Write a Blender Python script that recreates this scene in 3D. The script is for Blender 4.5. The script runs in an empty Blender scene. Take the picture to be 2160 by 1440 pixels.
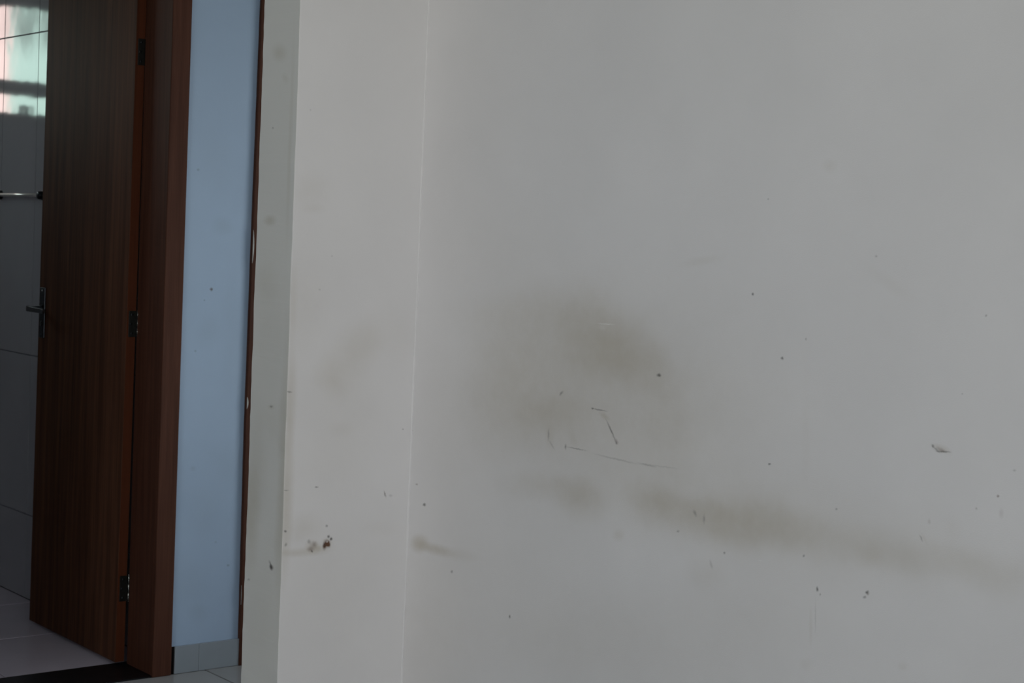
import bpy, bmesh, math, random
from mathutils import Vector, Matrix

# ------------------------------------------------------------------ scene, camera, sky, light, exposure
S = bpy.context.scene
C = S.collection
PI = math.pi
random.seed(4)

EYE = Vector((0.0, 0.0, 1.33))
FOCAL, YAW, PITCH, ROLL = 3562.8, 0.6782956, 0.05824334, 0.04342796      # focal length in pixels of a 2160 wide frame
_f = Vector((math.sin(YAW) * math.cos(PITCH), math.cos(YAW) * math.cos(PITCH), -math.sin(PITCH)))
_r = Vector((math.cos(YAW), -math.sin(YAW), 0.0))
_u = _r.cross(_f)
_r, _u = math.cos(ROLL) * _r + math.sin(ROLL) * _u, -math.sin(ROLL) * _r + math.cos(ROLL) * _u
cam_data = bpy.data.cameras.new('camera')
cam_data.sensor_width = 36.0
cam_data.lens = FOCAL / 2160.0 * 36.0
cam_data.clip_start = 0.05
cam_data.dof.use_dof = True
cam_data.dof.focus_distance = 3.4
cam_data.dof.aperture_fstop = 11.0
cam = bpy.data.objects.new('camera', cam_data)
C.objects.link(cam)
cam.matrix_world = Matrix(((_r.x, _u.x, -_f.x, EYE.x), (_r.y, _u.y, -_f.y, EYE.y), (_r.z, _u.z, -_f.z, EYE.z), (0, 0, 0, 1)))
S.camera = cam

SKY_STRENGTH = 1.0
world = bpy.data.worlds.new('overcast_sky')
S.world = world
world.use_nodes = True
wn = world.node_tree
wn.nodes.clear()
w_out = wn.nodes.new('ShaderNodeOutputWorld')
w_bg = wn.nodes.new('ShaderNodeBackground')
w_tc = wn.nodes.new('ShaderNodeTexCoord')
w_sep = wn.nodes.new('ShaderNodeSeparateXYZ')
w_rmp = wn.nodes.new('ShaderNodeValToRGB')
w_rmp.color_ramp.elements[0].position = 0.0
w_rmp.color_ramp.elements[0].color = (0.80, 0.79, 0.74, 1)          # ground haze below the horizon
w_rmp.color_ramp.elements[1].position = 1.0
w_rmp.color_ramp.elements[1].color = (0.86, 0.94, 1.06, 1)
_e = w_rmp.color_ramp.elements.new(0.48); _e.color = (0.84, 0.83, 0.78, 1)
_e = w_rmp.color_ramp.elements.new(0.53); _e.color = (0.98, 0.98, 0.98, 1)
w_map = wn.nodes.new('ShaderNodeMapRange')
w_map.inputs[1].default_value = -1.0
w_map.inputs[2].default_value = 1.0
wn.links.new(w_tc.outputs['Generated'], w_sep.inputs[0])
wn.links.new(w_sep.outputs['Z'], w_map.inputs[0])
wn.links.new(w_map.outputs[0], w_rmp.inputs[0])
wn.links.new(w_rmp.outputs[0], w_bg.inputs['Color'])
w_bg.inputs['Strength'].default_value = SKY_STRENGTH
wn.links.new(w_bg.outputs[0], w_out.inputs[0])

S.view_settings.view_transform = 'Standard'
S.view_settings.look = 'None'
S.view_settings.gamma = 1.0
S.view_settings.use_curve_mapping = False
S.view_settings.exposure = 2.69

# window openings: (centre, width, height) of the daylight openings of the flat
FRONT_WIN = (-2.7, 2.0, 1.2, 2.5)       # wall_front, x0 x1 z0 z1 at y = FRONT_Y
LEFT_WIN = (-1.7, 2.45, 1.2, 2.5)        # wall_left, y0 y1 z0 z1 at x = LEFT_X
ADDED_HALL_WIN = (3.46, 4.16, 0.25, 2.2)          # unseen, added at the hall end to light the blue wall, y0 y1 z0 z1
BATH_WIN = (1.06, 2.06, 1.79, 2.275)     # bathroom back wall, x0 x1 z0 z1
FRONT_Y, LEFT_X, BATH_Y, TOP = -3.0, -3.2, 7.17, 2.62

def portal(name, loc, rot, sx, sy):
    d = bpy.data.lights.new(name, 'AREA')
    d.shape = 'RECTANGLE'
    d.size, d.size_y = sx, sy
    d.cycles.is_portal = True
    o = bpy.data.objects.new(name, d)
    o.location = loc
    o.rotation_euler = rot
    C.objects.link(o)
portal('daylight_front', ((FRONT_WIN[0] + FRONT_WIN[1]) / 2, FRONT_Y - 0.16, (FRONT_WIN[2] + FRONT_WIN[3]) / 2), (PI / 2, 0, 0),
       FRONT_WIN[1] - FRONT_WIN[0], FRONT_WIN[3] - FRONT_WIN[2])
portal('daylight_left', (LEFT_X - 0.16, (LEFT_WIN[0] + LEFT_WIN[1]) / 2, (LEFT_WIN[2] + LEFT_WIN[3]) / 2), (PI / 2, 0, -PI / 2),
       LEFT_WIN[1] - LEFT_WIN[0], LEFT_WIN[3] - LEFT_WIN[2])
portal('added_hall_daylight', (3.76, (ADDED_HALL_WIN[0] + ADDED_HALL_WIN[1]) / 2, (ADDED_HALL_WIN[2] + ADDED_HALL_WIN[3]) / 2), (PI / 2, 0, PI / 2),
       ADDED_HALL_WIN[1] - ADDED_HALL_WIN[0], ADDED_HALL_WIN[3] - ADDED_HALL_WIN[2])  # daylight of the added hall window
portal('daylight_bath', ((BATH_WIN[0] + BATH_WIN[1]) / 2, BATH_Y + 0.16, (BATH_WIN[2] + BATH_WIN[3]) / 2), (-PI / 2, 0, 0),
       BATH_WIN[1] - BATH_WIN[0], BATH_WIN[3] - BATH_WIN[2])

# ------------------------------------------------------------------ marks left on the painted walls (metres on each wall)
STAINS = {
 'right': {
  'soil': [(2.4613,1.145,0.218,0.1009,-2.885,0.5), (2.3696,1.1014,0.1683,0.0708,-2.816,0.3), (2.5077,1.1038,0.1704,0.0754,3.057,0.2), (2.6581,1.1503,0.334,0.1267,3.074,0.24), (2.5343,1.1777,0.3072,0.1167,-3.016,0.16), (2.6784,1.0013,0.3235,0.1668,3.029,0.3), (2.594,0.9857,0.1188,0.0578,3.024,0.2), (2.6771,0.9817,0.1079,0.0589,3.021,0.18), (2.7838,1.041,0.231,0.1932,1.55,0.2), (2.3884,0.9846,0.405,0.2202,3.012,0.2), (2.4322,1.0263,0.7047,0.3575,3.139,0.26), (2.2831,0.9874,0.1347,0.0895,1.254,0.12), (2.6358,0.8293,0.2099,0.0445,3.104,0.26), (2.5198,0.8246,0.114,0.0529,3.068,0.4), (2.3186,0.8449,0.1113,0.0576,-3.07,0.42), (2.2093,0.8362,0.1943,0.0587,3.14,0.42), (2.0715,0.8446,0.206,0.0647,3.093,0.48), (1.953,0.8425,0.1937,0.0627,3.091,0.26), (2.0915,0.8803,0.1408,0.0512,2.983,0.14), (1.7763,0.8475,0.1462,0.06,3.103,0.24), (1.7952,0.8323,0.0404,0.0275,2.881,0.16), (1.6424,0.8473,0.1992,0.0461,3.102,0.2), (1.5351,0.8441,0.1278,0.0521,3.077,0.14), (1.9979,0.852,0.6585,0.1274,3.122,0.2), (2.3583,0.5536,0.7639,0.2001,2.917,0.12), (3.0238,0.4198,0.3021,0.2598,2.061,0.14), (2.764,0.6388,0.4897,0.2992,2.899,0.1), (3.0667,0.6431,0.0481,0.0277,2.928,0.85), (3.0065,0.6403,0.0869,0.0175,3.116,0.62), (2.9323,0.6424,0.1199,0.0191,3.07,0.18), (2.2178,1.312,0.0728,0.0124,2.985,0.14), (1.9232,1.4842,0.0232,0.0177,-3.023,0.14), (2.81,1.3011,0.3234,0.1607,3.12,0.08), (2.4075,0.77,0.0249,0.0166,2.906,0.24), (1.7779,1.2886,0.0832,0.0181,-2.693,0.07), (2.1653,0.7372,0.0739,0.0433,2.904,0.14), (2.5703,0.5369,0.4513,0.1148,2.925,0.06), (1.916,0.6247,0.0221,0.016,2.745,0.12), (1.7098,0.6669,0.0176,0.0107,2.83,0.16), (2.9516,0.9212,0.2814,0.2677,2.532,0.1), (2.8341,1.1788,0.295,0.0608,3.083,0.08), (2.0332,0.7099,0.3454,0.1007,2.938,0.06), (2.6283,0.94,0.0311,0.0211,1.541,0.26), (2.557,0.9416,0.0306,0.0164,0.88,0.18), (1.6821,0.8821,0.017,0.0046,-2.257,0.18), (1.6601,1.0313,0.0268,0.0094,-2.992,0.42), (2.4635,0.9968,0.0252,0.0083,-2.854,0.5), (1.91,0.6925,0.0492,0.0064,1.503,0.16), (1.6281,0.9032,0.0306,0.0268,1.827,0.06), (1.9439,1.0221,0.1642,0.0151,1.501,0.04)],
  'dark': [(2.3162,1.0914,0.0091,0.0054,3.043,0.8), (2.0076,1.1488,0.0055,0.0042,3.048,0.75), (2.0854,1.2574,0.0046,0.0042,-3.085,0.75), (2.0245,0.9588,0.0056,0.0029,2.991,0.75), (2.5986,1.0297,0.0112,0.0046,2.49,0.5), (1.59,1.2492,0.0035,0.003,3.106,0.4), (3.0546,0.7335,0.0092,0.0053,2.953,0.8), (1.8997,0.759,0.0066,0.0042,1.585,0.75), (1.8927,0.7512,0.0041,0.0031,1.674,0.35), (1.7921,0.7737,0.006,0.004,2.598,0.8), (1.7965,0.7648,0.0061,0.0039,2.866,0.55), (2.7332,0.5431,0.0061,0.0047,1.711,0.7), (2.9417,0.6017,0.0071,0.0052,2.835,0.5), (2.2024,0.8444,0.01,0.006,0.914,0.4), (2.1784,0.8374,0.0123,0.0049,1.517,0.34), (2.4811,1.0081,0.0305,0.0025,-3.106,0.55), (2.501,1.0089,0.0057,0.0038,3.012,0.6), (2.4436,0.9709,0.035,0.0036,-2.242,0.6), (2.4268,0.9485,0.0061,0.0038,-2.416,0.5), (2.544,0.9229,0.0429,0.0023,-3.137,0.42), (2.5778,0.9227,0.0087,0.0044,1.52,0.55), (2.4246,0.9171,0.0942,0.0028,-3.113,0.22), (2.3369,0.9173,0.0387,0.0032,-3.114,0.28), (2.2913,0.9196,0.0639,0.0024,3.109,0.14), (2.633,0.9414,0.0176,0.0045,1.561,0.36), (2.621,0.9213,0.0177,0.0042,0.725,0.22), (2.2447,0.8038,0.0064,0.0035,2.941,0.4), (1.6887,0.8818,0.0092,0.0028,0.947,0.36), (1.676,1.034,0.005,0.0034,-2.643,0.6), (1.6552,1.0274,0.0201,0.0023,3.075,0.62), (1.6691,1.0287,0.0118,0.0025,-2.654,0.4), (2.1226,0.7834,0.0048,0.0034,2.868,0.5), (1.9344,0.8106,0.0044,0.0033,2.842,0.5), (2.1545,0.7568,0.0122,0.0049,1.115,0.22), (3.1155,0.8941,0.0074,0.0043,3.005,0.6), (1.5215,1.0146,0.0043,0.0029,2.956,0.3), (1.5862,0.946,0.0036,0.0029,2.819,0.3), (1.8676,0.9028,0.0042,0.0032,2.878,0.4), (1.9554,1.1859,0.0033,0.0032,1.539,0.35), (1.8126,1.3343,0.004,0.0031,-3.112,0.3), (2.0608,1.4268,0.0034,0.0025,-3.072,0.3), (1.6255,1.1231,0.0027,0.0022,2.986,0.3), (1.9005,0.7109,0.0409,0.0027,1.501,0.14)],
  'rust': [(1.5485,0.971,0.0035,0.0029,2.823,0.6), (3.0869,0.7753,0.0074,0.0032,2.987,0.45), (1.7899,0.7717,0.0051,0.0039,2.78,0.4), (2.427,0.9522,0.0106,0.006,0.606,0.4), (1.5406,0.9455,0.0118,0.0069,1.542,0.12), (1.6748,0.9111,0.0061,0.0046,1.616,0.2), (1.6599,1.0298,0.0143,0.0047,-2.989,0.35)],
  'pale': [(2.4734,1.1788,0.0362,0.0022,3.124,0.5), (2.0339,0.7849,0.0057,0.0025,2.943,0.3), (2.4841,1.1715,0.0196,0.0094,3.077,0.15), (2.4245,0.817,0.0555,0.037,2.927,0.06)],
 },
 'short': {
  'soil': [(2.0608,1.0614,0.1317,0.0835,0.801,0.17), (2.0072,1.0151,0.0733,0.061,1.754,0.16), (2.0842,1.0981,0.0756,0.063,3.028,0.12), (2.166,1.1192,0.1165,0.0957,3.044,0.08), (1.9351,1.425,0.0834,0.0608,-3.076,0.12), (1.9276,1.1803,0.1636,0.0833,1.624,0.1), (1.9743,0.648,0.0272,0.0207,2.888,0.55), (1.9891,0.6447,0.0274,0.0103,2.905,0.35), (1.9626,0.6385,0.0843,0.0148,-3.137,0.38), (1.9169,0.6391,0.048,0.0124,3.051,0.22), (1.9482,0.6928,0.0729,0.0414,3.014,0.2), (2.0351,0.9413,0.19,0.1478,1.73,0.08), (1.9028,0.7498,0.2268,0.0238,1.573,0.55), (1.9034,0.9656,0.1638,0.0213,1.573,0.45), (1.9016,1.18,0.122,0.0165,1.572,0.2), (2.028,0.541,0.2373,0.1713,1.775,0.08), (2.0041,0.8063,0.1484,0.1041,2.995,0.06), (2.1483,0.6751,0.0649,0.0279,3.042,0.08), (1.9428,1.3847,0.0478,0.0163,-3.095,0.1), (2.0367,0.9045,0.0497,0.0252,3.079,0.1), (2.0108,0.6535,0.0225,0.0167,2.911,0.35)],
  'dark': [(2.0138,0.668,0.0057,0.0051,2.992,0.85), (2.0209,0.6622,0.0062,0.0057,1.138,0.9), (2.0079,0.6916,0.005,0.0041,2.809,0.55), (1.903,0.6878,0.0054,0.0041,2.911,0.75), (1.9784,0.7795,0.0073,0.0026,3.07,0.6), (1.9054,0.6586,0.0061,0.0049,1.202,0.5), (2.1601,0.7529,0.0102,0.0025,1.929,0.4), (2.1759,0.7488,0.0079,0.0043,3.035,0.2), (1.9723,0.6387,0.0056,0.0034,2.02,0.8), (1.9,0.9903,0.0107,0.0031,3.042,0.5), (2.0048,0.6487,0.0098,0.0042,1.809,0.6), (1.9005,0.7767,0.0107,0.0021,3.079,0.4), (1.9671,1.2116,0.0048,0.0031,3.14,0.2), (2.2026,0.8986,0.004,0.0032,2.94,0.4), (1.9954,1.2843,0.0037,0.0031,3.133,0.25), (1.9641,0.6603,0.0078,0.0069,2.32,0.4), (1.9279,1.5945,0.0036,0.003,-2.96,0.2)],
  'rust': [(2.0096,0.6526,0.0141,0.012,1.985,0.95), (2.0037,0.6467,0.0117,0.0073,1.695,0.9), (2.0133,0.6523,0.0103,0.0091,2.497,0.6), (2.0159,0.6478,0.0075,0.0061,1.858,0.5), (1.9684,0.6432,0.0135,0.0083,2.985,0.45), (1.9742,0.6511,0.015,0.0123,2.782,0.25), (2.1601,0.7529,0.0125,0.0037,1.936,0.3), (1.9789,0.6539,0.0109,0.0094,2.075,0.3)],
  'pale': [(2.0106,0.6567,0.0038,0.0031,2.794,0.6)],
 },
 'end': {
  'soil': [(3.1915,1.7165,0.0439,0.0262,-3.01,0.36), (3.1641,1.6613,0.0232,0.0137,-2.685,0.2), (3.2067,1.3556,0.0361,0.0165,3.138,0.5), (3.2479,0.6985,0.1699,0.0536,1.587,0.45), (3.2103,1.1123,0.3117,0.1211,1.58,0.1), (3.1676,0.9292,0.08,0.0617,2.976,0.12), (3.2297,0.7963,0.2108,0.0613,1.582,0.22), (3.1121,0.8121,0.4314,0.0389,1.57,0.55), (3.1353,1.5239,0.3027,0.0117,1.57,0.2), (3.1751,0.9512,0.02,0.0083,3.032,0.35), (3.1881,0.4869,0.2096,0.1219,1.571,0.12), (3.2214,1.2155,0.0811,0.0622,3.126,0.14)],
  'dark': [(3.1534,0.6026,0.011,0.0085,-2.853,0.9), (3.1579,0.6102,0.0116,0.0054,0.738,0.5), (3.2084,1.556,0.006,0.0041,-3.036,0.4), (3.1752,0.9523,0.01,0.0041,3.032,0.5), (3.2447,0.5587,0.0084,0.0042,2.922,0.4)],
  'rust': [(3.1513,0.602,0.0121,0.0082,2.873,0.5)],
  'pale': [],
 },
 'hall': {
  'soil': [(2.5343,0.6219,0.1171,0.0966,1.801,0.1), (2.459,0.4819,0.1449,0.0953,1.687,0.1), (2.4911,1.3379,0.0479,0.0425,-3.096,0.14), (2.455,1.0252,0.0853,0.0634,1.652,0.1), (2.419,0.2694,0.1174,0.0934,1.846,0.12), (2.4541,0.1793,0.0499,0.0419,2.638,0.14), (2.5352,1.0252,0.287,0.0486,1.61,0.06), (2.452,1.5332,0.1681,0.0948,1.595,0.08)],
  'dark': [(2.4598,1.1528,0.0071,0.0063,1.69,0.6), (2.4372,1.12,0.0047,0.0042,3.059,0.4), (2.4128,0.9686,0.0063,0.0056,2.965,0.3), (2.5476,0.3129,0.0083,0.0058,2.934,0.35), (2.5026,0.3878,0.0066,0.0057,2.716,0.2), (2.4028,1.5049,0.0078,0.0056,-3.056,0.3)],
  'rust': [(2.4598,1.1528,0.0085,0.0079,1.743,0.6), (2.4176,0.6162,0.0159,0.0114,3,0.12)],
  'pale': [],
 },
}

# ------------------------------------------------------------------ materials
def new_mat(name):
    m = bpy.data.materials.new(name)
    m.use_nodes = True
    nt = m.node_tree
    b = nt.nodes['Principled BSDF']
    return m, nt, b

def N(nt, kind, **kw):
    n = nt.nodes.new(kind)
    for k, v in kw.items():
        setattr(n, k, v)
    return n

def math_node(nt, op, a, b=None, clamp=False):
    n = N(nt, 'ShaderNodeMath', operation=op, use_clamp=clamp)
    for i, v in enumerate((a, b)):
        if v is None:
            continue
        if isinstance(v, (int, float)):
            n.inputs[i].default_value = v
        else:
            nt.links.new(v, n.inputs[i])
    return n.outputs[0]

def mixc(nt, fac, a, b, blend='MIX'):
    n = N(nt, 'ShaderNodeMix', data_type='RGBA', blend_type=blend, clamp_factor=True)
    for i, v in ((0, fac), (6, a), (7, b)):
        if isinstance(v, (int, float)):
            n.inputs[i].default_value = v
        elif isinstance(v, tuple):
            n.inputs[i].default_value = (*v, 1)
        else:
            nt.links.new(v, n.inputs[i])
    return n.outputs[2]

def painted_wall(name, base, plane, marks, rough=0.62):
    """Matt wall paint with roller texture and the stains of one wall; plane = the two axes that span it."""
    m, nt, b = new_mat(name)
    L = nt.links
    tc = N(nt, 'ShaderNodeTexCoord')
    sep = N(nt, 'ShaderNodeSeparateXYZ')
    L.new(tc.outputs['Object'], sep.inputs[0])
    flat = N(nt, 'ShaderNodeCombineXYZ')
    L.new(sep.outputs[plane[0]], flat.inputs[0])
    L.new(sep.outputs[plane[1]], flat.inputs[1])
    def warped(scale, amount, detail):
        nz = N(nt, 'ShaderNodeTexNoise')
        nz.inputs['Scale'].default_value = scale
        nz.inputs['Detail'].default_value = detail
        L.new(flat.outputs[0], nz.inputs['Vector'])
        sub = N(nt, 'ShaderNodeVectorMath', operation='SUBTRACT')
        L.new(nz.outputs['Color'], sub.inputs[0])
        sub.inputs[1].default_value = (0.5, 0.5, 0.5)
        mul = N(nt, 'ShaderNodeVectorMath', operation='MULTIPLY')
        L.new(sub.outputs[0], mul.inputs[0])
        mul.inputs[1].default_value = (amount, amount, 0)
        add = N(nt, 'ShaderNodeVectorMath', operation='ADD')
        L.new(mul.outputs[0], add.inputs[0])
        L.new(flat.outputs[0], add.inputs[1])
        return add.outputs[0]
    co_soft = warped(7.0, 0.055, 5)
    co_fine = warped(160.0, 0.0035, 2)
    def accumulate(lst, co):
        acc = None
        for (cx, cy, sx, sy, rot, amp) in lst:
            mp = N(nt, 'ShaderNodeMapping', vector_type='TEXTURE')
            mp.inputs['Location'].default_value = (cx, cy, 0)
            mp.inputs['Rotation'].default_value = (0, 0, rot)
            mp.inputs['Scale'].default_value = (max(sx, 1e-4), max(sy, 1e-4), 1)
            src = co
            if co is None:
                src = co_soft if min(sx, sy) > 0.028 else co_fine
            L.new(src, mp.inputs['Vector'])
            g = N(nt, 'ShaderNodeTexGradient', gradient_type='SPHERICAL')
            L.new(mp.outputs[0], g.inputs[0])
            mr = N(nt, 'ShaderNodeMapRange', interpolation_type='SMOOTHSTEP')
            mr.inputs['To Max'].default_value = amp
            L.new(g.outputs['Fac'], mr.inputs['Value'])
            acc = mr.outputs[0] if acc is None else math_node(nt, 'ADD', acc, mr.outputs[0])
        return acc
    # broad unevenness of an old coat
    n1 = N(nt, 'ShaderNodeTexNoise')
    n1.inputs['Scale'].default_value = 3.0
    n1.inputs['Detail'].default_value = 5
    L.new(flat.outputs[0], n1.inputs['Vector'])
    r1 = N(nt, 'ShaderNodeMapRange')
    r1.inputs['From Min'].default_value, r1.inputs['From Max'].default_value = 0.3, 0.7
    r1.inputs['To Min'].default_value, r1.inputs['To Max'].default_value = 0.965, 1.02
    L.new(n1.outputs['Fac'], r1.inputs['Value'])
    scl = N(nt, 'ShaderNodeVectorMath', operation='SCALE')
    scl.inputs[0].default_value = base
    L.new(r1.outputs[0], scl.inputs['Scale'])
    col = scl.outputs[0]
    soil = accumulate(marks['soil'], None)
    if soil is not None:
        n2 = N(nt, 'ShaderNodeTexNoise')
        n2.inputs['Scale'].default_value = 26.0
        n2.inputs['Detail'].default_value = 6
        n2.inputs['Roughness'].default_value = 0.65
        L.new(flat.outputs[0], n2.inputs['Vector'])
        r2 = N(nt, 'ShaderNodeMapRange')
        r2.inputs['From Min'].default_value, r2.inputs['From Max'].default_value = 0.25, 0.75
        r2.inputs['To Min'].default_value, r2.inputs['To Max'].default_value = 0.78, 1.18
        L.new(n2.outputs['Fac'], r2.inputs['Value'])
        soil = math_node(nt, 'MULTIPLY', soil, r2.outputs[0])
        # dirt builds up ever more slowly where marks lie over each other
        soil = math_node(nt, 'SUBTRACT', 1.0, math_node(nt, 'EXPONENT', math_node(nt, 'MULTIPLY', soil, -0.92)), True)
        soiled = mixc(nt, 1.0, col, (0.60, 0.545, 0.42), 'MULTIPLY')
        col = mixc(nt, soil, col, soiled)
    for key, tint in (('rust', (0.125, 0.060, 0.034)), ('dark', (0.05, 0.042, 0.038)), ('pale', (0.86, 0.85, 0.83))):
        acc = accumulate(marks[key], co_fine)
        if acc is not None:
            # pointed fall-off of the small marks made firmer
            k = math_node(nt, 'MULTIPLY', acc, 1.0, True)
            col = mixc(nt, k, col, tint)
    L.new(col, b.inputs['Base Color'])
    b.inputs['Roughness'].default_value = rough
    b.inputs['Specular IOR Level'].default_value = 0.3
    n3 = N(nt, 'ShaderNodeTexNoise')
    n3.inputs['Scale'].default_value = 420.0
    n3.inputs['Detail'].default_value = 3
    L.new(flat.outputs[0], n3.inputs['Vector'])
    n4 = N(nt, 'ShaderNodeTexNoise')
    n4.inputs['Scale'].default_value = 9.0
    n4.inputs['Detail'].default_value = 2
    L.new(flat.outputs[0], n4.inputs['Vector'])
    hsum = math_node(nt, 'ADD', math_node(nt, 'MULTIPLY', n3.outputs['Fac'], 0.0006), math_node(nt, 'MULTIPLY', n4.outputs['Fac'], 0.004))
    bp = N(nt, 'ShaderNodeBump')
    bp.inputs['Strength'].default_value = 0.35
    bp.inputs['Distance'].default_value = 1.0
    L.new(hsum, bp.inputs['Height'])
    L.new(bp.outputs[0], b.inputs['Normal'])
    return m

def in_cell(marks, a0, a1, b0, b1):
    out = {}
    for key, lst in marks.items():
        keep = []
        for t in lst:
            cx, cy, sx, sy, rot, amp = t
            m_ = 0.055 if min(sx, sy) > 0.028 else 0.004
            ex = math.hypot(sx * math.cos(rot), sy * math.sin(rot)) + m_
            ey = math.hypot(sx * math.sin(rot), sy * math.cos(rot)) + m_
            if cx + ex > a0 and cx - ex < a1 and cy + ey > b0 and cy - ey < b1:
                keep.append(t)
        out[key] = keep
    return out

def paint_cells(name, base, plane, marks, edges_a, edges_b):
    """The same paint split into cells, each holding only the marks that reach it (keeps the shaders short)."""
    mats, index = [], {}
    for i in range(len(edges_a) - 1):
        for j in range(len(edges_b) - 1):
            sub = in_cell(marks, min(edges_a[i:i + 2]), max(edges_a[i:i + 2]), edges_b[j], edges_b[j + 1])
            sig = tuple(tuple(v) for v in sub.values())
            hit = next((k for k, (g, _) in enumerate(mats) if g == sig), None)
            if hit is None:
                mats.append((sig, painted_wall(name, base, plane, sub)))
                hit = len(mats) - 1
            index[(i, j)] = hit
    return [m for _, m in mats], index

def plain(name, col, rough=0.6, metal=0.0, spec=0.5, noise=0.06, scale=20.0, coat=0.0):
    m, nt, b = new_mat(name)
    tc = N(nt, 'ShaderNodeTexCoord')
    nz = N(nt, 'ShaderNodeTexNoise')
    nz.inputs['Scale'].default_value = scale
    nz.inputs['Detail'].default_value = 4
    nt.links.new(tc.outputs['Object'], nz.inputs['Vector'])
    mr = N(nt, 'ShaderNodeMapRange')
    mr.inputs['To Min'].default_value, mr.inputs['To Max'].default_value = 1 - noise, 1 + noise
    nt.links.new(nz.outputs['Fac'], mr.inputs['Value'])
    sc = N(nt, 'ShaderNodeVectorMath', operation='SCALE')
    sc.inputs[0].default_value = col
    nt.links.new(mr.outputs[0], sc.inputs['Scale'])
    nt.links.new(sc.outputs[0], b.inputs['Base Color'])
    b.inputs['Roughness'].default_value = rough
    b.inputs['Metallic'].default_value = metal
    b.inputs['Specular IOR Level'].default_value = spec
    b.inputs['Coat Weight'].default_value = coat
    b.inputs['Coat Roughness'].default_value = 0.12
    return m

def wood(name, dark, light, rough=0.42, coat=0.25, spec=0.14, axis_scale=(30, 30, 1.1)):
    """Varnished reddish hardwood, grain upright."""
    m, nt, b = new_mat(name)
    L = nt.links
    tc = N(nt, 'ShaderNodeTexCoord')
    mp = N(nt, 'ShaderNodeMapping')
    mp.inputs['Scale'].default_value = axis_scale
    L.new(tc.outputs['Object'], mp.inputs['Vector'])
    a = N(nt, 'ShaderNodeTexNoise')
    a.inputs['Scale'].default_value = 1.0
    a.inputs['Detail'].default_value = 8
    a.inputs['Roughness'].default_value = 0.62
    a.inputs['Distortion'].default_value = 0.5
    L.new(mp.outputs[0], a.inputs['Vector'])
    mp2 = N(nt, 'ShaderNodeMapping')
    mp2.inputs['Scale'].default_value = (axis_scale[0] * 7, axis_scale[1] * 7, axis_scale[2] * 4)
    L.new(tc.outputs['Object'], mp2.inputs['Vector'])
    p = N(nt, 'ShaderNodeTexNoise')
    p.inputs['Scale'].default_value = 1.0
    p.inputs['Detail'].default_value = 3
    L.new(mp2.outputs[0], p.inputs['Vector'])
    ramp = N(nt, 'ShaderNodeValToRGB')
    ramp.color_ramp.elements[0].position, ramp.color_ramp.elements[0].color = 0.32, (*dark, 1)
    ramp.color_ramp.elements[1].position, ramp.color_ramp.elements[1].color = 0.70, (*light, 1)
    L.new(math_node(nt, 'ADD', math_node(nt, 'MULTIPLY', a.outputs['Fac'], 0.75), math_node(nt, 'MULTIPLY', p.outputs['Fac'], 0.25)), ramp.inputs[0])
    L.new(ramp.outputs[0], b.inputs['Base Color'])
    b.inputs['Roughness'].default_value = rough
    b.inputs['Specular IOR Level'].default_value = spec
    b.inputs['Coat Weight'].default_value = coat
    b.inputs['Coat Roughness'].default_value = 0.22
    bp = N(nt, 'ShaderNodeBump')
    bp.inputs['Strength'].default_value = 0.25
    bp.inputs['Distance'].default_value = 0.0012
    L.new(p.outputs['Fac'], bp.inputs['Height'])
    L.new(bp.outputs[0], b.inputs['Normal'])
    return m

def ceramic(name, col, rough=0.06, spec=0.5, cloud=0.10, wave=0.0006, vein=0.0):
    """Glazed tile: even colour with faint clouding and a slightly wavy glaze."""
    m, nt, b = new_mat(name)
    L = nt.links
    tc = N(nt, 'ShaderNodeTexCoord')
    geo = N(nt, 'ShaderNodeNewGeometry')
    nz = N(nt, 'ShaderNodeTexNoise')
    nz.inputs['Scale'].default_value = 7.0
    nz.inputs['Detail'].default_value = 5
    L.new(geo.outputs['Position'], nz.inputs['Vector'])
    mr = N(nt, 'ShaderNodeMapRange')
    mr.inputs['To Min'].default_value, mr.inputs['To Max'].default_value = 1 - cloud, 1 + cloud
    L.new(nz.outputs['Fac'], mr.inputs['Value'])
    sc = N(nt, 'ShaderNodeVectorMath', operation='SCALE')
    sc.inputs[0].default_value = col
    L.new(mr.outputs[0], sc.inputs['Scale'])
    L.new(sc.outputs[0], b.inputs['Base Color'])
    b.inputs['Roughness'].default_value = rough
    b.inputs['Specular IOR Level'].default_value = spec
    n2 = N(nt, 'ShaderNodeTexNoise')
    n2.inputs['Scale'].default_value = 11.0
    n2.inputs['Detail'].default_value = 1
    L.new(geo.outputs['Position'], n2.inputs['Vector'])
    bp = N(nt, 'ShaderNodeBump')
    bp.inputs['Strength'].default_value = 1.0
    bp.inputs['Distance'].default_value = wave
    L.new(n2.outputs['Fac'], bp.inputs['Height'])
    L.new(bp.outputs[0], b.inputs['Normal'])
    return m

def tiled(name, col, grout, plane, size, off, rough=0.12):
    """Tiled surface away from the view: joints by coordinate."""
    m, nt, b = new_mat(name)
    L = nt.links
    tc = N(nt, 'ShaderNodeTexCoord')
    sep = N(nt, 'ShaderNodeSeparateXYZ')
    L.new(tc.outputs['Object'], sep.inputs[0])
    fac = None
    for ax, sz, of in zip(plane, size, off):
        v = math_node(nt, 'FRACT', math_node(nt, 'DIVIDE', math_node(nt, 'SUBTRACT', sep.outputs[ax], of), sz))
        e = math_node(nt, 'MULTIPLY', math_node(nt, 'MINIMUM', v, math_node(nt, 'SUBTRACT', 1.0, v)), sz)
        j = math_node(nt, 'LESS_THAN', e, 0.0015)
        fac = j if fac is None else math_node(nt, 'MAXIMUM', fac, j)
    L.new(mixc(nt, fac, col, grout), b.inputs['Base Color'])
    b.inputs['Roughness'].default_value = rough
    return m

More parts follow.
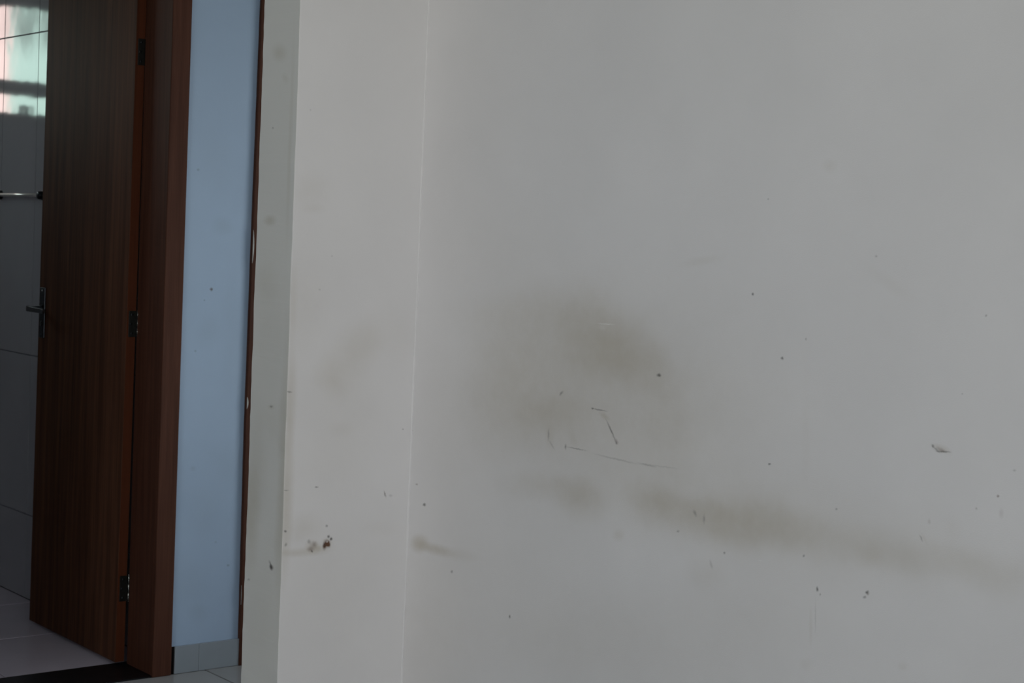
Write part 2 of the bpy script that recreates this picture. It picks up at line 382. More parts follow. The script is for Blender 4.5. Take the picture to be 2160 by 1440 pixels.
def glass(name, tint, streak=0.18, thick=0.9):
    """Thin ribbed window glass that lets daylight through, with darker upright streaks towards the top."""
    m, nt, b = new_mat(name)
    L = nt.links
    nt.nodes.remove(b)
    out = nt.nodes['Material Output']
    tc = N(nt, 'ShaderNodeTexCoord')
    mp = N(nt, 'ShaderNodeMapping')
    mp.inputs['Scale'].default_value = (26, 1, 3.0)
    L.new(tc.outputs['Object'], mp.inputs['Vector'])
    nz = N(nt, 'ShaderNodeTexNoise')
    nz.inputs['Scale'].default_value = 1.0
    nz.inputs['Detail'].default_value = 6
    L.new(mp.outputs[0], nz.inputs['Vector'])
    sep = N(nt, 'ShaderNodeSeparateXYZ')
    L.new(tc.outputs['Object'], sep.inputs[0])
    hi = N(nt, 'ShaderNodeMapRange')
    hi.inputs['From Min'].default_value, hi.inputs['From Max'].default_value = 2.03, 2.16
    hi.inputs['To Min'].default_value, hi.inputs['To Max'].default_value = 0.05, 1.0
    L.new(sep.outputs['Z'], hi.inputs['Value'])
    mr = N(nt, 'ShaderNodeMapRange')
    mr.inputs['From Min'].default_value, mr.inputs['From Max'].default_value = 0.44, 0.62
    mr.inputs['To Min'].default_value, mr.inputs['To Max'].default_value = 0.0, streak * 4
    L.new(nz.outputs['Fac'], mr.inputs['Value'])
    k = math_node(nt, 'MULTIPLY', mr.outputs[0], hi.outputs[0], True)
    col = mixc(nt, k, tint, (tint[0] * 0.42, tint[1] * 0.40, tint[2] * 0.40))
    tr = N(nt, 'ShaderNodeBsdfTransparent')
    L.new(col, tr.inputs[0])
    gl = N(nt, 'ShaderNodeBsdfGlossy')
    gl.inputs['Roughness'].default_value = 0.05
    fr = N(nt, 'ShaderNodeFresnel')
    fr.inputs[0].default_value = 1.45
    mx = N(nt, 'ShaderNodeMixShader')
    L.new(fr.outputs[0], mx.inputs[0])
    L.new(tr.outputs[0], mx.inputs[1])
    L.new(gl.outputs[0], mx.inputs[2])
    L.new(mx.outputs[0], out.inputs['Surface'])
    return m

NO_MARKS = {'soil': [], 'dark': [], 'rust': [], 'pale': []}
WHITE = (0.745, 0.735, 0.725)
M = {}
YS_CELLS = [3.1126, 2.96, 2.82, 2.68, 2.54, 2.40, 2.26, 2.12, 1.98, 1.84, 1.70, 1.56, 1.3, -0.5, -3.0]
ZS_CELLS = [0.0, 0.45, 0.60, 0.70, 0.80, 0.90, 1.0, 1.1, 1.2, 1.32, 1.5, 2.62]
RIGHT_MATS, RIGHT_CELL = paint_cells('stained_white_paint', (0.755, 0.73, 0.73), ('Y', 'Z'), STAINS['right'], YS_CELLS, ZS_CELLS)
M['right'] = RIGHT_MATS[0]
Z_SHORT = [0.0, 0.46, 0.58, 0.64, 0.70, 0.80, 0.92, 1.06, 1.26, 1.5, 2.62]
SHORT_MATS, SHORT_CELL = paint_cells('white_paint', (0.75, 0.725, 0.725), ('X', 'Z'), STAINS['short'], [1.8, 2.3], Z_SHORT)
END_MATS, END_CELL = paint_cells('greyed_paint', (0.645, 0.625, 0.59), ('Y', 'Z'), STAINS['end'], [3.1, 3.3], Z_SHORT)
M['short'] = SHORT_MATS[0]
def short_row(z):
    return max(k for k in range(len(Z_SHORT) - 1) if z >= Z_SHORT[k] - 1e-6)
M['hall'] = painted_wall('pale_blue_paint', (0.355, 0.465, 0.62), ('X', 'Z'), STAINS['hall'])
M['white'] = painted_wall('plain_white_paint', WHITE, ('X', 'Z'), NO_MARKS)
M['ceiling'] = painted_wall('ceiling_paint', (0.78, 0.78, 0.77), ('X', 'Y'), NO_MARKS)
M['door'] = wood('door_veneer', (0.036, 0.0135, 0.0072), (0.118, 0.051, 0.029), rough=0.6, coat=0.0, spec=0.06)
M['door_edge'] = wood('door_edge_wood', (0.070, 0.019, 0.008), (0.115, 0.033, 0.014), rough=0.55, coat=0.0)
M['frame'] = wood('frame_wood', (0.048, 0.0165, 0.0095), (0.090, 0.035, 0.021), rough=0.6, coat=0.0, axis_scale=(60, 60, 2.2))
M['steel'] = plain('worn_steel', (0.045, 0.046, 0.042), rough=0.5, metal=1.0, noise=0.3, scale=150)
M['pin'] = plain('bright_steel', (0.24, 0.24, 0.225), rough=0.22, metal=1.0, noise=0.1, scale=90)
M['chrome'] = plain('chrome', (0.80, 0.79, 0.78), rough=0.10, metal=1.0, noise=0.02)
M['satin'] = plain('satin_chrome', (0.92, 0.89, 0.85), rough=0.34, metal=1.0, noise=0.02)
M['lever'] = plain('lever_plating', (0.20, 0.20, 0.205), rough=0.16, metal=1.0, noise=0.05)
M['dark_metal'] = plain('dark_plated_metal', (0.045, 0.048, 0.055), rough=0.28, metal=1.0, noise=0.1, scale=80)
M['granite'] = plain('black_granite', (0.006, 0.006, 0.0075), rough=0.35, spec=0.25, noise=0.5, scale=300)
M['wall_tile'] = ceramic('grey_wall_tile', (0.40, 0.395, 0.43), rough=0.075, spec=0.68, cloud=0.05, wave=0.0005)
M['joint'] = plain('tile_joint', (0.23, 0.23, 0.26), rough=0.85, noise=0.1)
M['dark_joint'] = plain('floor_joint', (0.022, 0.019, 0.018), rough=0.9, noise=0.2)
M['floor_tile'] = ceramic('pale_floor_tile', (0.38, 0.38, 0.385), rough=0.12, spec=0.95, cloud=0.06, wave=0.0004)
M['bath_tile'] = ceramic('bathroom_floor_tile', (0.66, 0.60, 0.70), rough=0.14, spec=0.6, cloud=0.06, wave=0.0004)
M['skirting'] = ceramic('skirting_tile', (0.27, 0.305, 0.34), rough=0.22, spec=0.4, cloud=0.12, wave=0.0003)
M['gap'] = plain('painted_gap_shade', (0.012, 0.010, 0.010), rough=0.95, spec=0.1, noise=0.2)  # near-black colour standing for shade in the slit by the casing
M['flake'] = plain('paint_flake', (0.42, 0.42, 0.40), rough=0.7, noise=0.15, scale=60)
M['alu'] = plain('aluminium_frame', (0.30, 0.30, 0.31), rough=0.4, metal=0.8, noise=0.05)
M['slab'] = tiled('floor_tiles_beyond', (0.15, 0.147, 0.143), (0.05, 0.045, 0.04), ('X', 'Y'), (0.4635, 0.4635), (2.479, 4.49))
M['bath_back'] = tiled('bathroom_tiles_beyond', (0.70, 0.70, 0.72), (0.5, 0.5, 0.52), ('X', 'Z'), (0.305, 0.5635), (2.403, 0.298))
M['bath_left'] = tiled('bathroom_tiles_left', (0.70, 0.70, 0.72), (0.5, 0.5, 0.52), ('Y', 'Z'), (0.305, 0.5635), (5.065, 0.298))
M['pane_green'] = glass('green_ribbed_glass', (0.72, 0.86, 0.81))
M['pane_pink_outside'] = glass('pink_outside_glass', (1.0, 0.87, 0.84), streak=0.06)  # rosy tint stands in for the sunlit pink wall outside
M['pane_clear'] = glass('clear_glass', (0.93, 0.95, 0.95), streak=0.0)

# ------------------------------------------------------------------ mesh helpers
def obj(name, bm, mats, parent=None, smooth=False):
    me = bpy.data.meshes.new(name)
    bmesh.ops.recalc_face_normals(bm, faces=bm.faces)
    bm.to_mesh(me)
    bm.free()
    for m in (mats if isinstance(mats, (list, tuple)) else [mats]):
        me.materials.append(m)
    if smooth:
        for p in me.polygons:
            p.use_smooth = True
    o = bpy.data.objects.new(name, me)
    C.objects.link(o)
    if parent is not None:
        o.parent = parent
    return o

def add_box(bm, x0, x1, y0, y1, z0, z1, bevel=0.0, segs=1):
    vs = [bm.verts.new((x, y, z)) for x in (x0, x1) for y in (y0, y1) for z in (z0, z1)]
    idx = ((0, 1, 3, 2), (4, 6, 7, 5), (0, 4, 5, 1), (2, 3, 7, 6), (0, 2, 6, 4), (1, 5, 7, 3))
    fs = [bm.faces.new([vs[i] for i in q]) for q in idx]
    if bevel > 0:
        es = list({e for f in fs for e in f.edges})
        bmesh.ops.bevel(bm, geom=es, offset=bevel, segments=segs, profile=0.5, affect='EDGES')
    return bm

def box_bm(*a, **k):
    return add_box(bmesh.new(), *a, **k)

def add_tube(bm, p0, p1, r0, r1=None, n=16):
    r1 = r0 if r1 is None else r1
    p0, p1 = Vector(p0), Vector(p1)
    d = (p1 - p0).normalized()
    a = d.orthogonal().normalized()
    b = d.cross(a)
    rings = []
    for p, r in ((p0, r0), (p1, r1)):
        rings.append([bm.verts.new(p + r * (math.cos(t) * a + math.sin(t) * b)) for t in (2 * PI * k / n for k in range(n))])
    for k in range(n):
        bm.faces.new((rings[0][k], rings[0][(k + 1) % n], rings[1][(k + 1) % n], rings[1][k]))
    bm.faces.new(rings[0][::-1])
    bm.faces.new(rings[1])
    return bm

def lathe(bm, origin, axis, prof, n=24):
    """Turned shape: prof = (distance along axis, radius)."""
    o, d = Vector(origin), Vector(axis).normalized()
    a = d.orthogonal().normalized()
    b = d.cross(a)
    rings = [[bm.verts.new(o + d * t + r * (math.cos(2 * PI * k / n) * a + math.sin(2 * PI * k / n) * b)) for k in range(n)] for t, r in prof]
    for i in range(len(rings) - 1):
        for k in range(n):
            bm.faces.new((rings[i][k], rings[i][(k + 1) % n], rings[i + 1][(k + 1) % n], rings[i + 1][k]))
    bm.faces.new(rings[0][::-1])
    bm.faces.new(rings[-1])
    return bm

def struct(o):
    o['kind'] = 'structure'
    return o

def empty(name, loc=(0, 0, 0)):
    o = bpy.data.objects.new(name, None)
    o.empty_display_size = 0.1
    o.location = loc
    C.objects.link(o)
    return o

# ------------------------------------------------------------------ the room shell
# plan (metres): the camera stands in a living room at the origin, y runs away along the right wall
XC = 2.2285            # stained right wall, face to the room
YS, YS2 = 3.1126, 3.2626   # short wall, front and back face
XE = 1.894             # end of the short wall
YW, YW2 = 4.492, 4.640     # hall wall with the bathroom door, front and back face
XB = 2.403             # tiled bathroom wall

def wall_with_hole(axis, f0, f1, a0, a1, z0, z1, hole):
    """Wall slab with one opening; axis 'x' = wall across y at constant x, 'y' = wall along x at constant y."""
    bm = bmesh.new()
    h0, h1, hz0, hz1 = hole
    def slab(b0, b1, c0, c1):
        if b1 - b0 < 1e-4 or c1 - c0 < 1e-4:
            return
        if axis == 'x':
            add_box(bm, f0, f1, b0, b1, c0, c1)
        else:
            add_box(bm, b0, b1, f0, f1, c0, c1)
    slab(a0, h0, z0, z1)
    slab(h1, a1, z0, z1)
    slab(h0, h1, z0, hz0)
    slab(h0, h1, hz1, z1)
    return bm

struct(obj('ceiling', box_bm(LEFT_X - 0.2, 3.75, FRONT_Y - 0.2, BATH_Y + 0.2, TOP, TOP + 0.12), M['ceiling']))

# unseen eaves added outside the windows to cut light from the high sky
struct(obj('sky_blocking_eave', box_bm(LEFT_X - 1.15, 3.75, FRONT_Y - 1.15, FRONT_Y - 0.2, TOP, TOP + 0.12), M['ceiling']))
struct(obj('sky_blocking_eave', box_bm(LEFT_X - 1.15, LEFT_X - 0.2, FRONT_Y - 0.2, BATH_Y + 0.2, TOP, TOP + 0.12), M['ceiling']))
# stained wall: a slab whose room face is split into the cells of its paint
bm = bmesh.new()
ys, zs = YS_CELLS, ZS_CELLS
grid = [[bm.verts.new((XC, y, z)) for j, z in enumerate(zs)] for i, y in enumerate(ys)]
back = [bm.verts.new((XC + 0.15, y, z)) for y, z in ((YS, 0), (YS, TOP), (FRONT_Y, TOP), (FRONT_Y, 0))]
for i in range(len(ys) - 1):
    for j in range(len(zs) - 1):
        fc = bm.faces.new((grid[i][j], grid[i + 1][j], grid[i + 1][j + 1], grid[i][j + 1]))
        fc.material_index = RIGHT_CELL[(i, j)]
bm.faces.new(back)
bm.faces.new([g for g in grid[0]] + [back[1], back[0]])
bm.faces.new([g for g in grid[-1]] + [back[2], back[3]])
bm.faces.new([grid[i][0] for i in range(len(ys))] + [back[3], back[0]])
bm.faces.new([grid[i][-1] for i in range(len(ys))] + [back[2], back[1]])
wall_right = struct(obj('wall_right', bm, RIGHT_MATS))

# thin ridge of paint along the inner corner
bm = bmesh.new()
zz = [TOP * k / 60 for k in range(61)]
rows = []
for z in zz:
    w = 0.0022 + random.uniform(-0.0006, 0.0006)
    rows.append([bm.verts.new((XC - w * 1.9, YS + 0.0005, z)), bm.verts.new((XC - w * 1.3, YS - 0.0011, z)), bm.verts.new((XC - w * 0.6, YS - 0.0012, z)), bm.verts.new((XC, YS - w * 0.5, z))])
for p, q in zip(rows, rows[1:]):
    for k in range(3):
        bm.faces.new((p[k], p[k + 1], q[k + 1], q[k]))
obj('paint_ridge', bm, M['short'], wall_right, smooth=True)

# short wall with its end face; corners softly rounded and a little wavy
bm = bmesh.new()
zs = [0.02 * k for k in range(131)] + [TOP]
xf, xk = 0.0, 0.0
prof_rows = []
X_FAR = 3.6
for z in zs:
    xf = 0.75 * xf + random.uniform(-0.0005, 0.0005)
    xk = 0.72 * xk + random.uniform(-0.0007, 0.0007)
    if random.random() < 0.05:
        xk += random.choice((-1, 1)) * 0.0013
    lean = (z - 1.0) * 0.0022
    e, b_ = XE + 0.0008 + xf - lean, XE - 0.001 + xk
    r = 0.0016
    pts = [(e + r, YS), (e + r * 0.3, YS + r * 0.3), (e, YS + r), (b_, YS2 - r), (b_ + r * 0.3, YS2 - r * 0.3), (b_ + r, YS2)]
    prof_rows.append([bm.verts.new((x, y, z)) for x, y in [(XC, YS)] + pts + [(X_FAR, YS2), (X_FAR, YS)]])
for z, p, q in zip(zs, prof_rows, prof_rows[1:]):
    n = len(p)
    row = short_row(z)
    for k in range(n):
        f = bm.faces.new((p[k], p[(k + 1) % n], q[(k + 1) % n], q[k]))
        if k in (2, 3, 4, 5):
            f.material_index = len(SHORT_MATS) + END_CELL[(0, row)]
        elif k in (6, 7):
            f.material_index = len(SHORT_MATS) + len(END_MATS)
        else:
            f.material_index = SHORT_CELL[(0, row)]
bm.faces.new(prof_rows[0]); bm.faces.new(prof_rows[-1])
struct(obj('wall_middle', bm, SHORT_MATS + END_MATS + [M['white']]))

# hall wall with the two door openings
D1 = (1.630, 2.333)       # bathroom door opening
D2 = (2.640, 3.340)       # next door along the hall
bm = bmesh.new()
for x0, x1, z0, z1 in ((LEFT_X, D1[0], 0, TOP), (D1[0], D1[1], 2.125, TOP), (D1[1], D2[0], 0, TOP), (D2[0], D2[1], 2.125, TOP), (D2[1], X_FAR, 0, TOP)):
    add_box(bm, x0, x1, YW, YW2, z0, z1)
struct(obj('wall_hall', bm, M['hall']))
struct(obj('wall_hall_end', wall_with_hole('x', X_FAR, X_FAR + 0.12, YS, YW2, 0, TOP, ADDED_HALL_WIN), M['white']))

struct(obj('wall_left', wall_with_hole('x', LEFT_X - 0.15, LEFT_X, FRONT_Y - 0.15, YW2, 0, TOP, LEFT_WIN), M['white']))
struct(obj('wall_front', wall_with_hole('y', FRONT_Y - 0.15, FRONT_Y, LEFT_X, XC + 0.15, 0, TOP, FRONT_WIN), M['white']))

# bathroom: tiled wall of single tiles on a bed of joint mortar
BX0 = 1.00
wall_bath = struct(obj('wall_bathroom_right', box_bm(XB + 0.004, XB + 0.13, YW2, BATH_Y + 0.15, 0, TOP), M['joint']))
col_edges = [YW2, 4.76, 5.065, 5.370, 5.676, 5.981, 6.286, 6.591, 6.896, BATH_Y]
row_edges = [0.0, 0.298, 0.862, 1.426, 1.989, 2.553, TOP]
tile_mesh = {}
for y0, y1 in zip(col_edges, col_edges[1:]):
    for z0, z1 in zip(row_edges, row_edges[1:]):
        w, h = round(y1 - y0, 3), round(z1 - z0, 3)
        if (w, h) not in tile_mesh:
            g = 0.0018
            bmt = box_bm(0, 0.005, -w / 2 + g, w / 2 - g, -h / 2 + g, h / 2 - g, bevel=0.0007)
            o = obj('tile', bmt, M['wall_tile'], wall_bath)
            tile_mesh[(w, h)] = o.data
        else:
            o = bpy.data.objects.new('tile', tile_mesh[(w, h)])
            C.objects.link(o)
            o.parent = wall_bath
        o.location = (XB + random.uniform(-0.0002, 0.0002), (y0 + y1) / 2, (z0 + z1) / 2)
        o.rotation_euler = (0, random.uniform(-0.0012, 0.0012), random.uniform(-0.0012, 0.0012))
struct(obj('wall_bathroom_back', wall_with_hole('y', BATH_Y, BATH_Y + 0.15, BX0, XB + 0.004, 0, TOP, BATH_WIN), M['bath_back']))
struct(obj('wall_bathroom_left', box_bm(BX0 - 0.12, BX0, YW2, BATH_Y + 0.15, 0, TOP), M['bath_left']))
# room behind the second door stays closed by the door itself

# floor: mortar slab, single tiles where the view reaches, tiled finish beyond
floor = struct(obj('floor', box_bm(LEFT_X - 0.2, 3.75, FRONT_Y - 0.2, BATH_Y + 0.2, -0.10, -0.004), M['dark_joint']))
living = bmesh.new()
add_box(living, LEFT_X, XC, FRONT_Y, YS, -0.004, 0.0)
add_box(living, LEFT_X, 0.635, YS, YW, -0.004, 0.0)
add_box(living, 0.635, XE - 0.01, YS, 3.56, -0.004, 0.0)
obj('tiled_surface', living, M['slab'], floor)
tile_cache = {}
def lay(x0, x1, y0, y1, mat, key):
    w, d = round(x1 - x0, 3), round(y1 - y0, 3)
    if (w, d, key) not in tile_cache:
        g = 0.0024
        o = obj('floor_tile', box_bm(-w / 2 + g, w / 2 - g, -d / 2 + g, d / 2 - g, -0.004, 0.0, bevel=0.0008), mat, floor)
        tile_cache[(w, d, key)] = o.data
    else:
        o = bpy.data.objects.new('floor_tile', tile_cache[(w, d, key)])
        C.objects.link(o)
        o.parent = floor
    o.location = ((x0 + x1) / 2, (y0 + y1) / 2, random.uniform(-0.0003, 0.0003))
T = 0.4635
xs = [2.479 + T * k for k in range(-4, 3)]
xs[-1] = X_FAR
for x0, x1 in zip(xs, xs[1:]):
    lay(x0, x1, YW - T, YW, M['floor_tile'], 'hall')
    lay(x0, x1, YW - 2 * T, YW - T, M['floor_tile'], 'hall')
lay(XE + 0.01, X_FAR, YS2, YW - 2 * T, M['floor_tile'], 'hall')
bxs = [BX0, 1.4725, 1.936, XB + 0.002]
bys = [4.680] + [5.133 + T * k for k in range(0, 5)]
bys[-1] = BATH_Y
for x0, x1 in zip(bxs, bxs[1:]):
    for y0, y1 in zip(bys, bys[1:]):
        lay(x0, x1, y0, y1, M['bath_tile'], 'bath')

# ------------------------------------------------------------------ windows that bring the daylight
def window(name, axis, f, a0, a1, z0, z1, cols, rows, bar, panes):
    """Frame, mullions and panes in an opening; f = depth coordinate of the sash."""
    root = struct(empty(name))
    bm = bmesh.new()
    def b(p0, p1, q0, q1, t=0.02, bmx=None):
        bb = bm if bmx is None else bmx
        if axis == 'y':
            add_box(bb, p0, p1, f - t, f + t, q0, q1)
        else:
            add_box(bb, f - t, f + t, p0, p1, q0, q1)
    fw = bar
    b(a0, a1, z0, z0 + fw); b(a0, a1, z1 - fw, z1)
    b(a0, a0 + fw, z0 + fw, z1 - fw); b(a1 - fw, a1, z0 + fw, z1 - fw)
    obj('window_frame', bm, M['alu'], root)
    xs_ = [a0 + fw] + cols + [a1 - fw]
    zs_ = [z0 + fw] + [r for r in rows] + [z1 - fw]
    flat = []
    for c in cols:
        mb = bmesh.new(); b(c - 0.014, c + 0.014, z0 + fw, z1 - fw, 0.018, mb)
        obj('mullion', mb, M['alu'], root)
    k = 0
    for i in range(len(xs_) - 1):
        for j in range(len(zs_) - 1):
            pb = bmesh.new(); b(xs_[i], xs_[i + 1], zs_[j], zs_[j + 1], 0.002, pb)
            obj('pane', pb, panes[i % len(panes)], root)
    return root, b
window('window_1', 'y', FRONT_Y - 0.075, *FRONT_WIN, [-1.35, -0.4, 0.55], [], 0.045, [M['pane_clear']])
window('window_2', 'x', LEFT_X - 0.075, *LEFT_WIN, [0.4], [], 0.05, [M['pane_clear']])
window('added_hall_window', 'x', X_FAR + 0.06, *ADDED_HALL_WIN, [3.81], [], 0.045, [M['pane_clear']])  # unseen window added to brighten the hall wall
bath_window, bbar = window('window_3', 'y', BATH_Y + 0.03, *BATH_WIN, [1.42, 1.884], [1.913], 0.012, [M['pane_clear'], M['pane_green'], M['pane_pink_outside']])
for o in list(bath_window.children):
    if o.name.startswith('mullion'):
        bpy.data.objects.remove(o)
mb = bmesh.new(); bbar(1.072, 2.048, 1.882, 1.945, 0.018, mb)
obj('transom', mb, M['alu'], bath_window)
mb = bmesh.new(); add_box(mb, 1.795, 1.845, BATH_Y - 0.01, BATH_Y + 0.03, 1.792, 1.842, bevel=0.008, segs=2)
obj('sill_bottle', mb, M['dark_metal'], bath_window)  # block standing for a small dark bottle on the sill, seen only mirrored
struct(obj('window_sill', box_bm(1.04, 2.08, BATH_Y - 0.012, BATH_Y + 0.01, 1.765, 1.79, bevel=0.003), M['granite'], bath_window))

# ------------------------------------------------------------------ bathroom door frame (trim_1) and threshold
JX = 2.300
trim1 = struct(empty('trim_1', (JX, YW, 0)))
def tobj(name, bm, mat, parent, **k):
    o = obj(name, bm, mat, parent, **k)
    o.matrix_parent_inverse = Matrix.Translation(-parent.location)
    return o
def jamb_bm(x0, x1, hinge_side):
    bm = bmesh.new()
    add_box(bm, x0, x1, YW - 0.006, 4.652, 0.004, 2.125, bevel=0.0012)
    return bm
tobj('jamb', jamb_bm(JX, 2.333, True), M['frame'], trim1)
tobj('jamb', jamb_bm(D1[0], D1[0] + 0.033, False), M['frame'], trim1)
tobj('head_jamb', box_bm(D1[0] + 0.033, JX, YW - 0.006, 4.652, 2.092, 2.125, bevel=0.0012), M['frame'], trim1)
def stop(x0, x1):
    return box_bm(x0, x1, 4.560, 4.615, 0.004, 2.092, bevel=0.001)
CAS_R = 2.3605
tobj('casing', box_bm(JX - 0.001, CAS_R, YW - 0.0125, YW - 0.0005, 0.0, 2.158, bevel=0.0022, segs=2), M['frame'], trim1)
tobj('casing', box_bm(D1[0] - 0.026, D1[0] + 0.034, YW - 0.0125, YW - 0.0005, 0.0, 2.158, bevel=0.0022, segs=2), M['frame'], trim1)
tobj('head_casing', box_bm(D1[0] + 0.034, JX - 0.001, YW - 0.0125, YW - 0.0005, 2.095, 2.158, bevel=0.0022, segs=2), M['frame'], trim1)
threshold = struct(obj('trim_2', box_bm(D1[0] + 0.001, JX + 0.02, 4.484, 4.679, -0.004, 0.0035, bevel=0.001), M['granite']))

# ------------------------------------------------------------------ bathroom door, swung open against the tiled side
DOOR_Y0, DOOR_Y1, DOOR_X, DOOR_T = 4.656, 5.300, 2.2635, 0.0305
door = struct(empty('door_1', (2.2975, 4.650, 0)))
LEAN = 0.0045
def leaned(bm):
    for v in bm.verts:
        v.co.x += LEAN * v.co.z
    return bm
bm = box_bm(DOOR_X, DOOR_X + DOOR_T, DOOR_Y0, DOOR_Y1, 0.011, 2.088, bevel=0.0012)
leaf = tobj('door_leaf', leaned(bm), [M['door'], M['door_edge']], door)
for p in leaf.data.polygons:
    if abs(p.normal.y) > 0.9:
        p.material_index = 1

def hinge(z):
    """Butt hinge let into the door edge: leaf plate with three screws, knuckle and pin, plate on the jamb."""
    h = 0.078
    xl = DOOR_X + LEAN * z
    bm = box_bm(xl + 0.0065, xl + DOOR_T + 0.0015, DOOR_Y0 - 0.0022, DOOR_Y0 + 0.0010, z - h / 2, z + h / 2, bevel=0.0004)
    root = tobj('hinge', bm, M['steel'], door)
    def sub(name, bm, mat, smooth=False):
        o = obj(name, bm, mat, root, smooth=smooth)
        return o
    for dz, dx in ((-0.028, 0.013), (0.0, 0.0095), (0.028, 0.013)):
        b2 = lathe(bmesh.new(), (xl + dx + 0.004, DOOR_Y0 - 0.0022, z + dz), (0, -1, 0), [(-0.0005, 0.0035), (0.0006, 0.0035), (0.0011, 0.0024)], 12)
        sub('screw', b2, M['dark_metal'])
    kx, ky = xl + DOOR_T + 0.0035, DOOR_Y0 - 0.0055
    for k in range(3):
        z0 = z - h / 2 + k * h / 3
        b3 = lathe(bmesh.new(), (kx, ky, z0 + 0.0008), (0, 0, 1), [(0, 0.0026), (0.0006, 0.0032), (h / 3 - 0.0022, 0.0032), (h / 3 - 0.0016, 0.0026)], 16)
        sub('knuckle', b3, M['pin'], True)
    b4 = lathe(bmesh.new(), (kx, ky, z - h / 2 - 0.002), (0, 0, 1), [(0, 0.0012), (0.0006, 0.0022), (0.002, 0.0022), (h + 0.002, 0.0022), (h + 0.004, 0.0030), (h + 0.0052, 0.0018)], 14)
    sub('pin', b4, M['pin'], True)
    return root
for z in (1.848, 1.038, 0.236):
    hinge(z)

# lever handle on its long plate
hx = DOOR_X + LEAN * 1.04
plate = tobj('lock_plate', box_bm(hx - 0.0045, hx + 0.0005, 5.2475, 5.2875, 0.953, 1.118, bevel=0.002, segs=2), M['dark_metal'], door)
def psub(name, bm, mat, smooth=False):
    o = obj(name, bm, mat, plate, smooth=smooth)
    return o
b = lathe(bmesh.new(), (hx - 0.004, 5.2675, 1.048), (-1, 0, 0), [(0, 0.013), (0.006, 0.013), (0.008, 0.0095), (0.043, 0.0085), (0.047, 0.007)], 20)
psub('neck', b, M['dark_metal'], True)
b = bmesh.new()
prof = [(5.276, 0.0100, 0.0055), (5.268, 0.0095, 0.0065), (5.240, 0.0088, 0.0062), (5.200, 0.0082, 0.0055), (5.165, 0.0080, 0.005), (5.150, 0.0078, 0.0048), (5.146, 0.0060, 0.0035)]
rings = []
for y, hh, tt in prof:
    cz = 1.0485 + (5.27 - y) * -0.02
    ring = []
    for k in range(16):
        t = 2 * PI * k / 16
        c, s = math.cos(t), math.sin(t)
        ring.append(b.verts.new((hx - 0.0495 + tt * math.copysign(abs(c) ** 0.45, c), y, cz + hh * math.copysign(abs(s) ** 0.35, s))))
    rings.append(ring)
for p, q in zip(rings, rings[1:]):
    for k in range(16):
        b.faces.new((p[k], p[(k + 1) % 16], q[(k + 1) % 16], q[k]))
b.faces.new(rings[0][::-1]); b.faces.new(rings[-1])
psub('lever', b, M['lever'])
b = lathe(bmesh.new(), (hx - 0.004, 5.2675, 1.108), (-1, 0, 0), [(0, 0.0035), (0.0012, 0.0035), (0.0022, 0.002)], 12)
psub('screw', b, M['chrome'], True)
b = lathe(bmesh.new(), (hx - 0.004, 5.2675, 0.962), (-1, 0, 0), [(0, 0.0035), (0.0012, 0.0035), (0.0022, 0.002)], 12)
psub('screw', b, M['dark_metal'], True)
b = lathe(bmesh.new(), (hx - 0.0042, 5.2675, 1.000), (-1, 0, 0), [(0, 0.0085), (0.0016, 0.0085), (0.0024, 0.0075)], 20)
psub('keyhole_rose', b, M['dark_metal'], True)

# ------------------------------------------------------------------ skirting of the hall wall and the casing of the next door
base = struct(empty('baseboard_hall', (2.374, YW, 0)))
for x0, x1 in ((2.374, 2.4540), (2.4546, 2.5980)):
    tobj('skirting_tile', box_bm(x0, x1, YW - 0.0080, YW - 0.0002, 0.0006, 0.0835, bevel=0.0010), M['skirting'], base)
tobj('gap_shade_strip', box_bm(2.3607, 2.3738, YW - 0.0016, YW - 0.0003, 0.0, 0.0830), M['gap'], base)  # dark strip, paints the shade between casing and skirting
for x0, x1 in ((0.60, 1.06), (1.0615, 1.6030)):
    tobj('skirting_tile', box_bm(x0, x1, YW - 0.0080, YW - 0.0002, 0.0006, 0.0835, bevel=0.0010), M['skirting'], base)

trim3 = struct(empty('trim_3', (2.6, YW, 0)))
bm = bmesh.new()
zs = [0.0] + [0.03 * k for k in range(1, 71)] + [2.158]
knots = [(0.0, 2.5905), (0.153, 2.5895), (0.737, 2.5855), (1.342, 2.5872), (2.024, 2.5915), (2.2, 2.592)]
def edge_at(z):
    for (z0, a), (z1, c) in zip(knots, knots[1:]):
        if z <= z1:
            return a + (c - a) * (z - z0) / (z1 - z0)
    return knots[-1][1]
rows = []
for z in zs:
    e = edge_at(z) + random.uniform(-0.0003, 0.0003)
    fr = YW - 0.0095 if z > 0.084 else YW - 0.0095
    pts = [(e, YW - 0.0004), (e, fr - 0.0005), (e + 0.002, fr - 0.0025), (2.648, fr - 0.0025), (2.650, fr), (2.650, YW - 0.0004)]
    rows.append([bm.verts.new((x, y, z)) for x, y in pts])
for p, q in zip(rows, rows[1:]):
    for k in range(6):
        bm.faces.new((p[k], p[(k + 1) % 6], q[(k + 1) % 6], q[k]))
bm.faces.new(rows[0]); bm.faces.new(rows[-1])
tobj('casing', bm, M['frame'], trim3)
tobj('casing', box_bm(3.330, 3.390, YW - 0.012, YW - 0.0004, 0, 2.158, bevel=0.002), M['frame'], trim3)
tobj('head_casing', box_bm(2.650, 3.330, YW - 0.012, YW - 0.0004, 2.098, 2.158, bevel=0.002), M['frame'], trim3)
door2 = struct(empty('door_2', (2.66, 4.55, 0)))
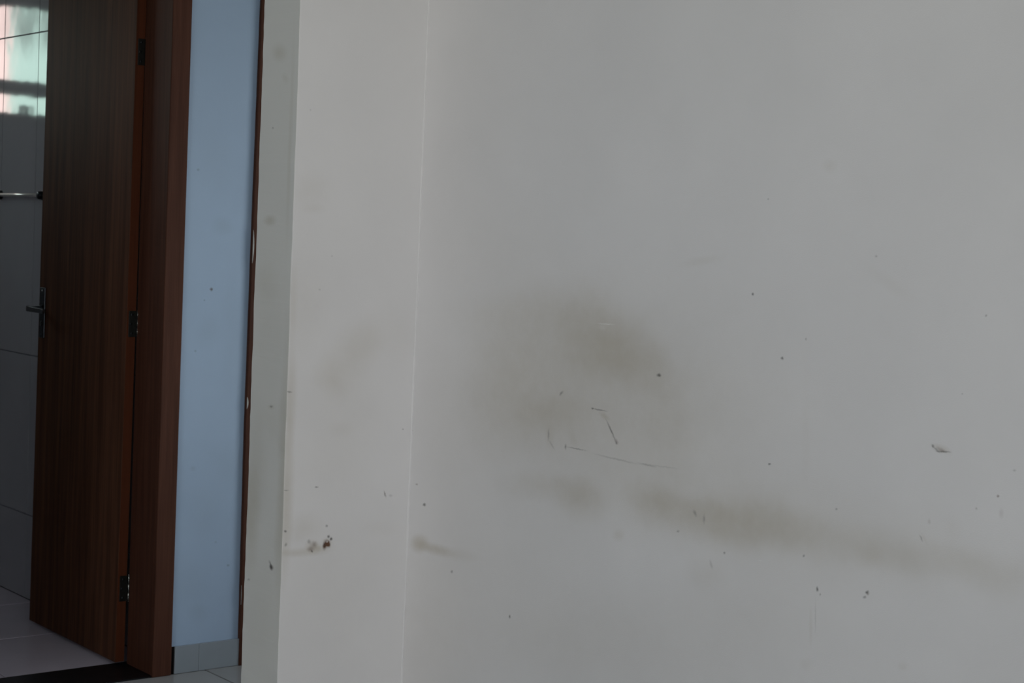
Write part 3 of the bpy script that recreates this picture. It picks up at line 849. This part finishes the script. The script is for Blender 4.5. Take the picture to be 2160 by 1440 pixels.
tobj('door_leaf', box_bm(2.645, 3.335, 4.540, 4.570, 0.008, 2.12, bevel=0.0015), M['door'], door2)
def flake(z0, z1, x_edge, width, tails):
    """Curl of white paint still stuck to the casing edge."""
    bm = bmesh.new()
    n = 12
    y = YW - 0.0128
    left, right = [], []
    for k in range(n + 1):
        t = k / n
        z = z0 + (z1 - z0) * t
        w = width * (math.sin(PI * min(1, t * 0.92 + 0.04)) ** 0.9)
        xl = edge_at(z) + x_edge * (1 - 0.3 * math.sin(PI * t))
        left.append((xl, z)); right.append((xl + w + 0.0002, z))
    fr = []
    for (xl, z), (xr, _) in zip(left, right):
        fr.append([bm.verts.new((xl, y, z)), bm.verts.new(((xl + xr) / 2, y - 0.0012, z)), bm.verts.new((xr, y - 0.0002, z)), bm.verts.new(((xl + xr) / 2, y + 0.0010, z))])
    for p, q in zip(fr, fr[1:]):
        for k in range(4):
            bm.faces.new((p[k], p[(k + 1) % 4], q[(k + 1) % 4], q[k]))
    bm.faces.new(fr[0]); bm.faces.new(fr[-1])
    return tobj('paint_flake', bm, M['flake'], trim3, smooth=True)
flake(1.235, 1.335, 0.0008, 0.0050, False)
flake(0.792, 0.828, 0.0008, 0.0052, True)
flake(0.190, 0.250, 0.0002, 0.0013, True)

# ------------------------------------------------------------------ towel bar on the tiled wall
bar_x, bar_z, by0, by1 = 2.386, 1.4235, 5.600, 5.978
towel = empty('towel_bar', (XB, by0, bar_z))
towel['label'] = 'slim chrome towel bar between two round mounts on the grey bathroom tiles'
towel['category'] = 'towel bar'
bm = bmesh.new()
add_tube(bm, (bar_x, by0 + 0.012, bar_z), (bar_x, by1 - 0.012, bar_z), 0.0062, n=20)
tobj('rail', bm, M['satin'], towel, smooth=True)
for yy in (by0, by1):
    b = lathe(bmesh.new(), (XB - 0.0002, yy, bar_z), (-1, 0, 0), [(0, 0.0175), (0.004, 0.0175), (0.007, 0.0150), (0.017, 0.0145), (0.022, 0.0125), (0.024, 0.0085)], 28)
    tobj('mount', b, M['dark_metal'], towel, smooth=True)
